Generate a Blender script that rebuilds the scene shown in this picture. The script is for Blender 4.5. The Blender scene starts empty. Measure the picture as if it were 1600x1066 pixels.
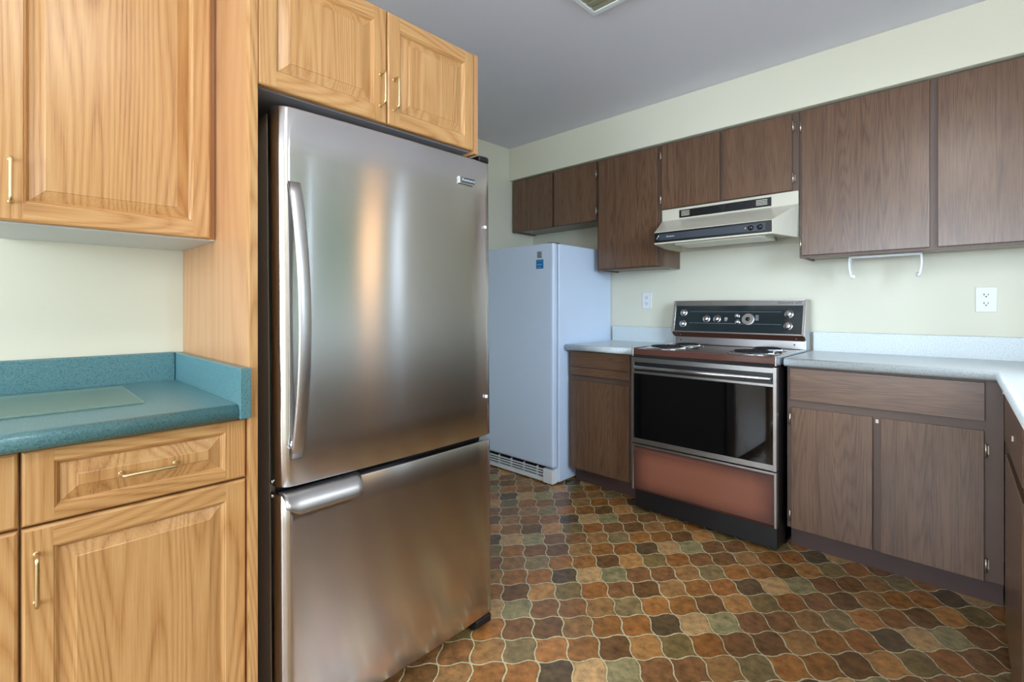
import bpy, math, random
from mathutils import Vector, Matrix
random.seed(7)
R = math.radians
D = bpy.data
COL = bpy.context.scene.collection
SC = bpy.context.scene

# ------------------------------------------------------------------ camera
cd = D.cameras.new('camera'); cam = D.objects.new('camera', cd); COL.objects.link(cam)
YAW = 43.6
cam.location = (0, 0, 1.13)
cam.rotation_euler = (R(90), 0, R(YAW))
cd.sensor_width = 36.0
cd.lens = 36.0 * 762 / 1600
cd.shift_y = -(533 - 482) / 1600.0
cd.clip_start = 0.02
SC.camera = cam

# ------------------------------------------------------------------ world, exposure, big lights
w = D.worlds.new('sky'); SC.world = w; w.use_nodes = True
bgn = w.node_tree.nodes['Background']
bgn.inputs[0].default_value = (0.62, 0.78, 1.0, 1); bgn.inputs[1].default_value = 1.6
SC.view_settings.view_transform = 'Standard'
SC.view_settings.look = 'None'
SC.view_settings.gamma = 1
SC.view_settings.use_curve_mapping = False
SC.view_settings.exposure = 0.10

LAMP = 34.0          # brightness of the lamp dome on the ceiling

def area(name, loc, target, sx, sy, power, color):
    l = D.lights.new(name, 'AREA'); l.shape = 'RECTANGLE'; l.size = sx; l.size_y = sy
    l.energy = power; l.color = color
    o = D.objects.new(name, l); COL.objects.link(o); o.location = loc
    o.rotation_euler = (Vector(target) - Vector(loc)).to_track_quat('-Z', 'Y').to_euler()
    return o
# added area lamps standing in for daylight through the unseen windows
area('daylight_front', (-0.55, -3.12, 1.35), (-0.55, 0, 1.25), 2.1, 1.5, 118, (0.74, 0.87, 1.0))
area('freezer_fill', (2.4, 0.0, 1.95), (-2.0, 2.2, 1.0), 1.7, 1.4, 260, (0.62, 0.80, 1.0))  # outside fill lamp, added to brighten the freezer corner
area('curtain_fill', (1.45, 1.7, 2.75), (0.3, 1.7, 0.9), 1.0, 0.9, 260, (0.80, 0.88, 1.0))  # outside lamp, added above the window to backlight the curtain
area('side_fill', (0.66, -1.45, 1.45), (-1.3, -0.9, 1.2), 1.3, 1.05, 16, (0.78, 0.89, 1.0))  # lamp added at the side window, brightening the oak

# ------------------------------------------------------------------ materials
def lin(c):
    return tuple(((v/255/12.92) if v/255 <= .04045 else ((v/255+.055)/1.055)**2.4) for v in c) + (1,)

class NT:
    def __init__(s, name):
        s.m = D.materials.new(name); s.m.use_nodes = True; s.t = s.m.node_tree
        s.b = s.t.nodes['Principled BSDF']
    def n(s, typ, **kw):
        nd = s.t.nodes.new(typ)
        for k, v in kw.items():
            if k.startswith('i_'):
                key = k[2:]; key = int(key) if key.isdigit() else key.replace('_', ' ')
                nd.inputs[key].default_value = v
            else: setattr(nd, k, v)
        return nd
    def l(s, a, b): s.t.links.new(a, b)
    def math(s, op, a, b=None, c=None, clamp=False):
        nd = s.t.nodes.new('ShaderNodeMath'); nd.operation = op; nd.use_clamp = clamp
        for i, v in enumerate((a, b, c)):
            if v is None: continue
            if isinstance(v, (int, float)): nd.inputs[i].default_value = v
            else: s.l(v, nd.inputs[i])
        return nd.outputs[0]
    def ramp(s, fac, stops, interp='LINEAR'):
        nd = s.t.nodes.new('ShaderNodeValToRGB'); cr = nd.color_ramp; cr.interpolation = interp
        while len(cr.elements) > 1: cr.elements.remove(cr.elements[-1])
        cr.elements[0].position = stops[0][0]; cr.elements[0].color = stops[0][1]
        for p, c in stops[1:]:
            e = cr.elements.new(p); e.color = c
        s.l(fac, nd.inputs[0]); return nd.outputs[0]
    def mix(s, fac, a, b, mode='MIX'):
        nd = s.t.nodes.new('ShaderNodeMix'); nd.data_type = 'RGBA'; nd.blend_type = mode
        for i, v in ((0, fac), (6, a), (7, b)):
            if isinstance(v, (int, float)): nd.inputs[i].default_value = v
            elif isinstance(v, tuple): nd.inputs[i].default_value = v
            else: s.l(v, nd.inputs[i])
        return nd.outputs[2]
    def bump(s, h, strength, dist=0.002):
        nd = s.t.nodes.new('ShaderNodeBump'); nd.inputs['Strength'].default_value = strength
        nd.inputs['Distance'].default_value = dist
        s.l(h, nd.inputs['Height']); s.l(nd.outputs[0], s.b.inputs['Normal'])

def plain(name, rgb, rough=0.5, metal=0.0, var=0.04, vscale=6, bump=0.0, bscale=200, spec=0.5, coat=0):
    """solid colour with a faint procedural variation and, if asked, a fine surface texture"""
    t = NT(name); b = t.b
    co = t.n('ShaderNodeTexCoord')
    no = t.n('ShaderNodeTexNoise', i_Scale=vscale, i_Detail=4.0); t.l(co.outputs['Object'], no.inputs['Vector'])
    c = lin(rgb)
    c2 = tuple(v*(1-var*2) for v in c[:3]) + (1,)
    t.l(t.mix(no.outputs[0], c, c2), b.inputs['Base Color'])
    b.inputs['Roughness'].default_value = rough; b.inputs['Metallic'].default_value = metal
    b.inputs['Specular IOR Level'].default_value = spec
    b.inputs['Coat Weight'].default_value = coat
    if bump:
        n2 = t.n('ShaderNodeTexNoise', i_Scale=bscale, i_Detail=3.0); t.l(co.outputs['Object'], n2.inputs['Vector'])
        t.bump(n2.outputs[0], bump, 0.001)
    return t.m

def wood(name, axis, light, mid, dark, ring=46.0, ringc=0.46, rough=0.35, along=0.42, across=5.0, pore=0.5, hue=None, spec=0.5, coat=0.0):
    """wood grain: contour lines of a stretched noise field (cathedral figure) plus fine pores"""
    t = NT(name); b = t.b
    co = t.n('ShaderNodeTexCoord'); oi = t.n('ShaderNodeObjectInfo')
    off = t.n('ShaderNodeVectorMath', operation='SCALE'); off.inputs[0].default_value = (3.1, 5.7, 7.3)
    t.l(oi.outputs['Random'], off.inputs['Scale'])
    add = t.n('ShaderNodeVectorMath', operation='ADD'); t.l(co.outputs['Object'], add.inputs[0]); t.l(off.outputs[0], add.inputs[1])
    def mp(al, ac):
        m = t.n('ShaderNodeMapping'); s = [ac, ac, ac]; s[axis] = al; m.inputs['Scale'].default_value = s
        t.l(add.outputs[0], m.inputs[0]); return m.outputs[0]
    n1 = t.n('ShaderNodeTexNoise', i_Scale=1.0, i_Detail=1.5, i_Roughness=0.45); t.l(mp(along, across), n1.inputs['Vector'])
    rings = t.math('MULTIPLY', n1.outputs[0], ring)
    saw = t.math('FRACT', rings)
    saw = t.math('POWER', t.math('PINGPONG', t.math('MULTIPLY', saw, 2.0), 1.0), 1.6)
    n2 = t.n('ShaderNodeTexNoise', i_Scale=1.0, i_Detail=3.0, i_Roughness=0.6); t.l(mp(9.0, 420.0), n2.inputs['Vector'])
    pores = t.math('SUBTRACT', n2.outputs[0], 0.5)
    n3 = t.n('ShaderNodeTexNoise', i_Scale=1.0, i_Detail=2.0); t.l(mp(1.3, 30.0), n3.inputs['Vector'])
    f = t.math('MULTIPLY', saw, ringc)
    f = t.math('MULTIPLY_ADD', pores, pore * 2, f)
    n3s = t.math('SUBTRACT', n3.outputs[0], 0.3)
    f = t.math('MULTIPLY_ADD', n3s, 0.6, f, clamp=True)
    c = t.ramp(f, [(0, lin(light)), (0.45, lin(mid)), (1, lin(dark))])
    t.l(c, b.inputs['Base Color'])
    b.inputs['Roughness'].default_value = rough
    b.inputs['Specular IOR Level'].default_value = spec
    b.inputs['Coat Weight'].default_value = coat
    b.inputs['Coat Roughness'].default_value = 0.27
    t.bump(t.math('MULTIPLY', f, -1.0), 0.12, 0.0008)
    return t.m

OL, OM, OD = (205, 160, 106), (188, 138, 84), (134, 88, 48)
oak_v = wood('oak_vertical', 2, OL, OM, OD, coat=0.15)
oak_hy = wood('oak_horizontal', 1, OL, OM, OD, ring=36, along=0.6, coat=0.15)
oak_panel = wood('oak_veneer', 2, (196, 148, 104), (184, 134, 90), (158, 110, 70), ring=14, ringc=0.35, across=4.0, coat=0.05)
WL, WM, WD = (116, 86, 64), (90, 63, 46), (56, 38, 27)
wal_v = wood('brown_laminate_vertical', 2, WL, WM, WD, ring=60, ringc=0.28, rough=0.27, along=0.3, across=7.0, pore=0.7, coat=0.2)
wal_hx = wood('brown_laminate_horizontal', 0, WL, WM, WD, ring=60, ringc=0.28, rough=0.32, along=0.3, across=9.0, pore=0.7, coat=0.2)
wal_hy = wood('brown_laminate_horizontal_side', 1, WL, WM, WD, ring=60, ringc=0.28, rough=0.32, along=0.3, across=9.0, pore=0.7, coat=0.2)
wal_frame = plain('brown_painted_frame', (98, 76, 64), 0.42, var=0.08, vscale=14, bump=0.05, bscale=300)
toe_brown = plain('brown_toe_kick', (84, 62, 58), 0.5, var=0.12, vscale=20)
cream = plain('cream_wall_paint', (222, 219, 199), 0.55, var=0.012, vscale=3, bump=0.04, bscale=160)
ceil_m = plain('white_ceiling_paint', (224, 223, 230), 0.8, var=0.02, vscale=3, bump=0.05, bscale=120)
white_en = plain('white_enamel', (206, 220, 240), 0.22, var=0.01)
white_pl = plain('white_plastic', (228, 230, 232), 0.35, var=0.01)
under_white = plain('white_melamine', (214, 216, 216), 0.4, var=0.02)
almond = plain('almond_enamel', (214, 208, 190), 0.28, var=0.02)
black_pl = plain('black_plastic', (20, 20, 22), 0.35, var=0.05)
dark_gap = plain('dark_recess', (12, 11, 11), 0.8)
grey_side = plain('grey_painted_steel', (168, 160, 152), 0.22, var=0.03)
dark_under = plain('dark_grey_underside', (150, 150, 156), 0.6)
brass = plain('brass', (226, 204, 158), 0.32, 1.0, var=0.03)
chrome = plain('chrome', (212, 214, 218), 0.17, 1.0, var=0.02)
steel_trim = plain('aluminium_trim', (178, 176, 174), 0.3, 1.0, var=0.03)
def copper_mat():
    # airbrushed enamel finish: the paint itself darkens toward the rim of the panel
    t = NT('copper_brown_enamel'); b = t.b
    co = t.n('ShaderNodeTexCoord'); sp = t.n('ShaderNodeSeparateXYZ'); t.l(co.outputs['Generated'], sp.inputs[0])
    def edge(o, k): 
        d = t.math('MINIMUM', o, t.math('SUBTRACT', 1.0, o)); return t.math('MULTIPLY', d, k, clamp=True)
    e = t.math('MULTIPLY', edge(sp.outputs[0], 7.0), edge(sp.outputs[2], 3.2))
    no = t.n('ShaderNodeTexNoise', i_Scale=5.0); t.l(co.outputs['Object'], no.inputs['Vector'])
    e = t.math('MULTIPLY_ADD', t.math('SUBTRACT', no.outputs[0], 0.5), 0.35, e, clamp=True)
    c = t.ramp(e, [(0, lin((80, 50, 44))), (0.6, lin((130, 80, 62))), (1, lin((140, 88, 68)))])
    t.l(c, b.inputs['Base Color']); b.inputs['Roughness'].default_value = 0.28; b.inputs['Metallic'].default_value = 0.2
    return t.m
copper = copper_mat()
copper_top = plain('coppertone_cooktop_enamel', (90, 57, 47), 0.2, 0.0, var=0.06, vscale=4, coat=0.3)
coil_m = plain('burner_coil', (34, 32, 32), 0.55, 0.4)
glass_blk = plain('black_oven_glass', (6, 6, 7), 0.04, 0.0, spec=0.6)
panel_glass = plain('dark_panel_glass', (34, 46, 50), 0.06, 0.0, spec=0.7)
hinge_m = plain('antique_hinge_metal', (186, 176, 160), 0.28, 0.9)
rubber = plain('black_rubber', (22, 24, 28), 0.45)
lens_m = plain('frosted_lens', (225, 222, 205), 0.3)
olive_m = plain('vent_grille_enamel', (150, 148, 122), 0.5)
blue_st = plain('blue_sticker', (22, 120, 185), 0.4, var=0.12, vscale=60)
lblue = plain('light_blue_print', (120, 190, 225), 0.4)
grey_st = plain('grey_sticker', (160, 164, 168), 0.4)
dgrey = plain('dark_grey_print', (60, 66, 74), 0.4)
print_w = plain('white_print', (225, 228, 232), 0.4)
pale_edge = plain('pale_particle_board', (205, 190, 160), 0.6)
curtain_m = plain('tan_curtain_fabric', (232, 198, 156), 0.8, var=0.08, vscale=20)
curtain_m.node_tree.nodes['Principled BSDF'].inputs['Transmission Weight'].default_value = 0.0
_t = curtain_m.node_tree; _tr = _t.nodes.new('ShaderNodeBsdfTranslucent'); _tr.inputs[0].default_value = (0.98, 0.78, 0.54, 1)
_mx = _t.nodes.new('ShaderNodeMixShader'); _mx.inputs[0].default_value = 0.6
_t.links.new(_t.nodes['Principled BSDF'].outputs[0], _mx.inputs[1]); _t.links.new(_tr.outputs[0], _mx.inputs[2]); _t.links.new(_mx.outputs[0], _t.nodes['Material Output'].inputs[0])
hedge_m = plain('green_hedge_leaves', (84, 108, 62), 0.8, var=0.4, vscale=4)

def speckle(name, base, dots, dark, rough, sc=420):
    t = NT(name); b = t.b
    co = t.n('ShaderNodeTexCoord')
    n1 = t.n('ShaderNodeTexNoise', i_Scale=float(sc), i_Detail=2.0); t.l(co.outputs['Object'], n1.inputs['Vector'])
    n2 = t.n('ShaderNodeTexNoise', i_Scale=float(sc)*0.6, i_Detail=2.0); t.l(co.outputs['Object'], n2.inputs['Vector'])
    a = t.ramp(n1.outputs[0], [(0.45, (0, 0, 0, 1)), (0.62, (1, 1, 1, 1))])
    d = t.ramp(n2.outputs[0], [(0.5, (0, 0, 0, 1)), (0.68, (1, 1, 1, 1))])
    c = t.mix(a, lin(base), lin(dots)); c = t.mix(d, c, lin(dark))
    t.l(c, b.inputs['Base Color']); b.inputs['Roughness'].default_value = rough
    return t.m
teal = speckle('teal_laminate', (82, 124, 130), (100, 144, 148), (68, 108, 118), 0.3)
greyc = speckle('pale_grey_laminate', (204, 212, 214), (220, 226, 226), (188, 199, 204), 0.3, 300)

def steel(name, rgb, rough, aniso):
    t = NT(name); b = t.b
    co = t.n('ShaderNodeTexCoord'); m = t.n('ShaderNodeMapping'); m.inputs['Scale'].default_value = (6, 6, 900)
    t.l(co.outputs['Object'], m.inputs[0])
    n = t.n('ShaderNodeTexNoise', i_Scale=1.0, i_Detail=3.0); t.l(m.outputs[0], n.inputs['Vector'])
    c = lin(rgb); c2 = tuple(v*0.95 for v in c[:3]) + (1,)
    t.l(t.mix(n.outputs[0], c, c2), b.inputs['Base Color'])
    b.inputs['Metallic'].default_value = 1.0
    r = t.math('MULTIPLY_ADD', n.outputs[0], 0.01, rough - 0.005); t.l(r, b.inputs['Roughness'])
    b.inputs['Anisotropic'].default_value = aniso; b.inputs['Anisotropic Rotation'].default_value = 0.25
    tg = t.n('ShaderNodeTangent', direction_type='RADIAL', axis='Z'); t.l(tg.outputs[0], b.inputs['Tangent'])
    return t.m
stainless = steel('brushed_stainless_steel', (218, 215, 214), 0.21, 0.95)
stainless_h = plain('satin_steel_handle', (200, 198, 198), 0.38, 1.0, var=0.02)
brushed_trim = plain('brushed_panel_metal', (186, 182, 180), 0.34, 1.0, var=0.05)

def glass(name, tint, alpha, rough=0.03):
    t = NT(name); b = t.b
    co = t.n('ShaderNodeTexCoord'); no = t.n('ShaderNodeTexNoise', i_Scale=60.0); t.l(co.outputs['Object'], no.inputs['Vector'])
    c = lin(tint); t.l(t.mix(no.outputs[0], c, tuple(v*.92 for v in c[:3]) + (1,)), b.inputs['Base Color'])
    b.inputs['Roughness'].default_value = rough; b.inputs['Alpha'].default_value = alpha
    return t.m
board_glass = glass('frosted_green_glass', (140, 172, 160), 0.5, 0.3)
pane_glass = glass('window_glass', (235, 240, 240), 0.06)

# floor: sheet vinyl printed with curved diagonal tiles
def floor_mat():
    t = NT('patterned_vinyl'); b = t.b
    co = t.n('ShaderNodeTexCoord')
    nz = t.n('ShaderNodeTexNoise', i_Scale=26.0, i_Detail=3.0); t.l(co.outputs['Object'], nz.inputs['Vector'])
    nzc = t.n('ShaderNodeVectorMath', operation='MULTIPLY_ADD'); nzc.inputs[1].default_value = (0.007, 0.007, 0); 
    t.l(nz.outputs['Color'], nzc.inputs[0]); t.l(co.outputs['Object'], nzc.inputs[2])
    nf = t.n('ShaderNodeTexNoise', i_Scale=110.0, i_Detail=2.0); t.l(co.outputs['Object'], nf.inputs['Vector'])
    nfc = t.n('ShaderNodeVectorMath', operation='MULTIPLY_ADD'); nfc.inputs[1].default_value = (0.005, 0.005, 0)
    t.l(nf.outputs['Color'], nfc.inputs[0]); t.l(nzc.outputs[0], nfc.inputs[2])
    sp = t.n('ShaderNodeSeparateXYZ'); t.l(nfc.outputs[0], sp.inputs[0])
    ox, oy = -1.078 + .007, 1.095 + .002
    e1 = (-0.0787, 0.0770); e2 = (0.0735, 0.0757)
    det = e1[0]*e2[1] - e1[1]*e2[0]
    X = t.math('SUBTRACT', sp.outputs[0], ox); Y = t.math('SUBTRACT', sp.outputs[1], oy)
    # solve p = i*e1 + j*e2
    ii = t.math('ADD', t.math('MULTIPLY', X, e2[1]/det), t.math('MULTIPLY', Y, -e2[0]/det))
    jj = t.math('ADD', t.math('MULTIPLY', X, -e1[1]/det), t.math('MULTIPLY', Y, e1[0]/det))
    A = 0.060; TP = 2*math.pi
    j2 = t.math('MULTIPLY_ADD', t.math('SINE', t.math('MULTIPLY', ii, TP)), A, jj)
    i2 = t.math('MULTIPLY_ADD', t.math('SINE', t.math('MULTIPLY', jj, TP)), A, ii)
    fi = t.math('FLOOR', i2); fj = t.math('FLOOR', j2)
    ri = t.math('FRACT', i2); rj = t.math('FRACT', j2)
    di = t.math('MINIMUM', ri, t.math('SUBTRACT', 1.0, ri)); dj = t.math('MINIMUM', rj, t.math('SUBTRACT', 1.0, rj))
    dist = t.math('SMOOTH_MIN', di, dj, 0.06)
    # printed repeat of eighteen tiles
    k = t.math('SUBTRACT', fj, t.math('MULTIPLY', fi, 11.0)); k = t.math('SUBTRACT', k, 14.0)
    k = t.math('FLOORED_MODULO', k, 18.0) if False else t.math('MODULO', t.math('ADD', k, 18000.0), 18.0)
    kk = t.math('DIVIDE', t.math('ADD', k, 0.5), 18.0)
    C_ = (178, 142, 96); G = (142, 130, 92); B = (126, 88, 54); DB = (110, 78, 46); T = (144, 106, 64); V = (128, 108, 72)
    O_ = (158, 106, 56); OB = (142, 96, 50); TO = (170, 122, 70); OLV = (122, 102, 62); OR = (146, 96, 50); DK = (92, 74, 50)
    seq = [C_, G, B, B, T, V, O_, OB, DB, TO, OLV, OR, B, DB, T, OB, OR, DK]
    col = t.ramp(kk, [(i/18.0, lin(c)) for i, c in enumerate(seq)], 'CONSTANT')
    # each tile mottled like fired clay
    n1 = t.n('ShaderNodeTexNoise', i_Scale=34.0, i_Detail=6.0, i_Roughness=0.65); t.l(co.outputs['Object'], n1.inputs['Vector'])
    mot = t.ramp(n1.outputs[0], [(0.32, (0.62, 0.62, 0.60, 1)), (0.5, (1, 1, 1, 1)), (0.68, (1.42, 1.34, 1.2, 1))])
    col = t.mix(1.0, col, mot, 'MULTIPLY')
    wn = t.n('ShaderNodeTexWhiteNoise', noise_dimensions='2D'); cb = t.n('ShaderNodeCombineXYZ')
    t.l(fi, cb.inputs[0]); t.l(fj, cb.inputs[1]); t.l(cb.outputs[0], wn.inputs[0])
    vv = t.math('MULTIPLY_ADD', wn.outputs[0], 0.22, 0.89)
    col = t.mix(1.0, col, vv, 'MULTIPLY')
    edge = t.ramp(dist, [(0.02, (0.72, 0.68, 0.6, 1)), (0.075, (1.06, 1.04, 1.0, 1)), (0.16, (1, 1, 1, 1))])
    col = t.mix(1.0, col, edge, 'MULTIPLY')
    g2 = t.n('ShaderNodeTexNoise', i_Scale=9.0, i_Detail=3.0); t.l(co.outputs['Object'], g2.inputs['Vector'])
    thr = t.math('MULTIPLY_ADD', g2.outputs[0], 0.030, 0.012)
    gm = t.math('SUBTRACT', 1.0, t.math('SMOOTH_MIN', t.math('DIVIDE', dist, thr), 1.0, 0.2), clamp=True)
    gm = t.math('MULTIPLY', gm, 3.0, clamp=True)
    gc = t.ramp(n1.outputs[0], [(0.3, lin((176, 162, 122))), (0.7, lin((206, 196, 158)))])
    col = t.mix(gm, col, gc)
    t.l(col, b.inputs['Base Color'])
    b.inputs['Roughness'].default_value = 0.27
    h = t.math('MULTIPLY', t.math('MINIMUM', dist, 0.06), 16.0)
    h = t.math('MULTIPLY_ADD', n1.outputs[0], 0.35, h)
    t.bump(h, 0.35, 0.0018)
    return t.m
vinyl = floor_mat()

# ------------------------------------------------------------------ mesh helpers
class MB:
    def __init__(s): s.v = []; s.f = []; s.mi = []; s.sm = []
    def add(s, vs, fs, mi=0, smooth=False):
        o = len(s.v); s.v += [tuple(v) for v in vs]
        for f in fs: s.f.append([i+o for i in f]); s.mi.append(mi); s.sm.append(smooth)
        return s
    def box(s, x0, x1, y0, y1, z0, z1, mi=0):
        vs = [(x, y, z) for x in (x0, x1) for y in (y0, y1) for z in (z0, z1)]
        return s.add(vs, [(0, 1, 3, 2), (4, 6, 7, 5), (0, 4, 5, 1), (2, 3, 7, 6), (0, 2, 6, 4), (1, 5, 7, 3)], mi)
    def prism(s, poly, axis, a0, a1, mi=0, smooth=False):
        """poly is a list of 2-D points in the other two axes (in x,y,z order)"""
        def P(p, a):
            q = list(p); q.insert(axis, a); return tuple(q)
        n = len(poly); vs = [P(p, a0) for p in poly] + [P(p, a1) for p in poly]
        s.add(vs, [(i, (i+1) % n, n+(i+1) % n, n+i) for i in range(n)], mi, smooth)
        o = len(s.v) - 2*n
        s.f.append([o+i for i in range(n)][::-1]); s.mi.append(mi); s.sm.append(False)
        s.f.append([o+n+i for i in range(n)]); s.mi.append(mi); s.sm.append(False)
        return s
    def tube(s, pts, r, seg=10, mi=0, flat=None):
        pts = [Vector(p) for p in pts]; rings = []
        n = len(pts); up = None
        for i, p in enumerate(pts):
            d = (pts[min(i+1, n-1)] - pts[max(i-1, 0)]).normalized()
            if up is None:
                up = d.orthogonal().normalized()
            up = (up - d*up.dot(d)).normalized(); sd = d.cross(up)
            rr = r[i] if isinstance(r, (list, tuple)) else r
            rings.append([p + (up*math.cos(a) + sd*math.sin(a))*rr for a in [2*math.pi*k/seg for k in range(seg)]])
        vs = [v for rg in rings for v in rg]
        fs = [(i*seg+k, i*seg+(k+1) % seg, (i+1)*seg+(k+1) % seg, (i+1)*seg+k) for i in range(n-1) for k in range(seg)]
        s.add(vs, fs, mi, True)
        o = len(s.v) - len(vs)
        s.f.append([o+k for k in range(seg)][::-1]); s.mi.append(mi); s.sm.append(False)
        s.f.append([o+(n-1)*seg+k for k in range(seg)]); s.mi.append(mi); s.sm.append(False)
        return s
    def lathe(s, c, d, prof, seg=24, mi=0):
        """prof: list of (radius, distance along d) from centre c"""
        c = Vector(c); d = Vector(d).normalized(); u = d.orthogonal().normalized(); v = d.cross(u)
        vs = [c + d*h + (u*math.cos(a)+v*math.sin(a))*r for r, h in prof for a in [2*math.pi*k/seg for k in range(seg)]]
        fs = [(i*seg+k, i*seg+(k+1) % seg, (i+1)*seg+(k+1) % seg, (i+1)*seg+k) for i in range(len(prof)-1) for k in range(seg)]
        s.add(vs, fs, mi, True)
        o = len(s.v) - len(vs); n = len(prof)
        for base, rev in ((0, True), ((n-1)*seg, False)):
            f = [o+base+k for k in range(seg)]
            s.f.append(f[::-1] if rev else f); s.mi.append(mi); s.sm.append(False)
        return s
    def build(s, name, mats, parent=None, bevel=0.0, seg=2, fix=True):
        if not isinstance(mats, (list, tuple)): mats = [mats]
        me = D.meshes.new(name)
        off = Vector((0, 0, 0))
        if parent is not None: off = root_loc(parent)
        cx = Vector((0, 0, 0))
        if parent is None:
            xs = [v[0] for v in s.v]; ys = [v[1] for v in s.v]; zs = [v[2] for v in s.v]
            cx = Vector(((min(xs)+max(xs))/2, (min(ys)+max(ys))/2, min(zs)))
        me.from_pydata([tuple(Vector(v) - off - cx) for v in s.v], [], s.f)
        for m in mats: me.materials.append(m)
        for i, p in enumerate(me.polygons): p.material_index = s.mi[i]; p.use_smooth = s.sm[i]
        if fix:
            import bmesh
            bm = bmesh.new(); bm.from_mesh(me)
            bmesh.ops.remove_doubles(bm, verts=bm.verts, dist=1e-5)
            bmesh.ops.recalc_face_normals(bm, faces=bm.faces); bm.to_mesh(me); bm.free()
        o = D.objects.new(name, me); COL.objects.link(o); o.location = cx
        if parent is not None: o.parent = parent
        if bevel:
            b = o.modifiers.new('edge', 'BEVEL'); b.width = bevel; b.segments = seg; b.limit_method = 'ANGLE'; b.angle_limit = R(40)
            b.harden_normals = False
        return o

def root_loc(o):
    v = Vector((0, 0, 0))
    while o is not None: v += Vector(o.location); o = o.parent
    return v

def thing(name, loc, label, cat, group=None):
    o = D.objects.new(name, None); COL.objects.link(o); o.location = loc
    o.empty_display_size = 0.1
    o['label'] = label; o['category'] = cat
    if group: o['group'] = group
    return o
def tag(o, label, cat, group=None):
    o['label'] = label; o['category'] = cat
    if group: o['group'] = group
    return o
def struct(o): o['kind'] = 'structure'; return o

def text(s, body, size, M, mat, parent, name='lettering', depth=0.0004, shear=0.0):
    cu = D.curves.new('t', 'FONT'); cu.body = body; cu.size = size; cu.extrude = depth; cu.shear = shear
    cu.align_x = 'CENTER'; cu.align_y = 'CENTER'
    tmp = D.objects.new('t', cu); COL.objects.link(tmp)
    dg = bpy.context.evaluated_depsgraph_get()
    me = D.meshes.new_from_object(tmp.evaluated_get(dg))
    D.objects.remove(tmp)
    off = root_loc(parent)
    me.transform(Matrix.Translation(-off) @ M)
    me.materials.clear(); me.materials.append(mat); me.name = name
    o = D.objects.new(name, me); COL.objects.link(o); o.parent = parent
    return o

def frame_M(origin, u, v):
    u = Vector(u).normalized(); v = Vector(v).normalized(); n = u.cross(v)
    M = Matrix((u, v, n)).transposed().to_4x4(); M.translation = Vector(origin); return M

# ------------------------------------------------------------------ the room
CEIL = 2.40
m = MB(); m.box(-2.80, 0.80, -3.3, 3.20, -0.05, 0.0); struct(m.build('floor', vinyl))
m = MB(); m.box(-2.80, 0.80, -3.3, 3.20, CEIL, CEIL+0.05); struct(m.build('ceiling', ceil_m))
m = MB(); m.box(-2.80, 0.80, 3.09, 3.20, 0, CEIL); struct(m.build('wall_back', cream))
m = MB()
m.prism([(-2.80, -3.2), (-1.86, -3.2), (-1.86, 0.431), (-2.06, 0.431), (-2.06, 1.35), (-2.70, 1.35), (-2.70, 3.09), (-2.80, 3.09)], 2, 0, CEIL)
struct(m.build('wall_left', cream))
# right wall with the sink window opening, widened to let the fill lamp in
WY0, WY1, WZ0, WZ1 = 0.45, 2.16, 1.08, 1.98
VY0, VY1, VZ0, VZ1 = -2.15, -0.75, 0.88, 2.02
m = MB()
m.box(0.70, 0.80, -3.2, VY0, 0, CEIL); m.box(0.70, 0.80, VY1, WY0, 0, CEIL); m.box(0.70, 0.80, VY0, VY1, 0, VZ0); m.box(0.70, 0.80, VY0, VY1, VZ1, CEIL); m.box(0.70, 0.80, WY1, 3.09, 0, CEIL)
m.box(0.70, 0.80, WY0, WY1, 0, WZ0); m.box(0.70, 0.80, WY0, WY1, WZ1, CEIL)
struct(m.build('wall_right', cream, fix=False))
m = MB()
FX0, FX1, FZ0, FZ1 = -1.6, 0.5, 0.6, 2.1
m.box(-1.86, FX0, -3.3, -3.2, 0, CEIL); m.box(FX1, 0.80, -3.3, -3.2, 0, CEIL)
m.box(FX0, FX1, -3.3, -3.2, 0, FZ0); m.box(FX0, FX1, -3.3, -3.2, FZ1, CEIL)
struct(m.build('wall_front', cream, fix=False))

def window(name, axis, a0, a1, z0, z1, p0, p1, mull):
    root = D.objects.new(name, None); COL.objects.link(root)
    pm = (p0+p1)/2
    root.location = ((a0+a1)/2, pm, z0) if axis == 0 else (pm, (a0+a1)/2, z0)
    root['kind'] = 'structure'
    def bx(mb, u0, u1, w0, w1, zz0, zz1):
        if axis == 0: mb.box(u0, u1, w0, w1, zz0, zz1)
        else: mb.box(w0, w1, u0, u1, zz0, zz1)
    t = 0.045; f = MB()
    bx(f, a0, a0+t, p0, p1, z0, z1); bx(f, a1-t, a1, p0, p1, z0, z1)
    bx(f, a0+t, a1-t, p0, p1, z0, z0+t); bx(f, a0+t, a1-t, p0, p1, z1-t, z1)
    for q in mull: bx(f, q-t/2, q+t/2, p0, p1, z0+t, z1-t)
    o = f.build('window_frame', white_pl, root, 0.002)
    g = MB(); bx(g, a0+t, a1-t, pm-0.003, pm+0.003, z0+t, z1-t); g.build('window_pane', pane_glass, root)
window('window_1', 1, WY0, WY1, WZ0, WZ1, 0.715, 0.785, [1.30])
window('window_3', 1, VY0, VY1, VZ0, VZ1, 0.715, 0.785, [-1.45])  # unseen window, added as a source of side light on the oak
window('window_2', 0, FX0, FX1, FZ0, FZ1, -3.285, -3.215, [-0.55])

# soffit over the brown wall cabinets
SOF = 2.146
m = MB(); m.box(-2.70, 0.70, 2.80, 3.09, SOF, CEIL); struct(m.build('trim_1', cream, bevel=0.003))

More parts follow.
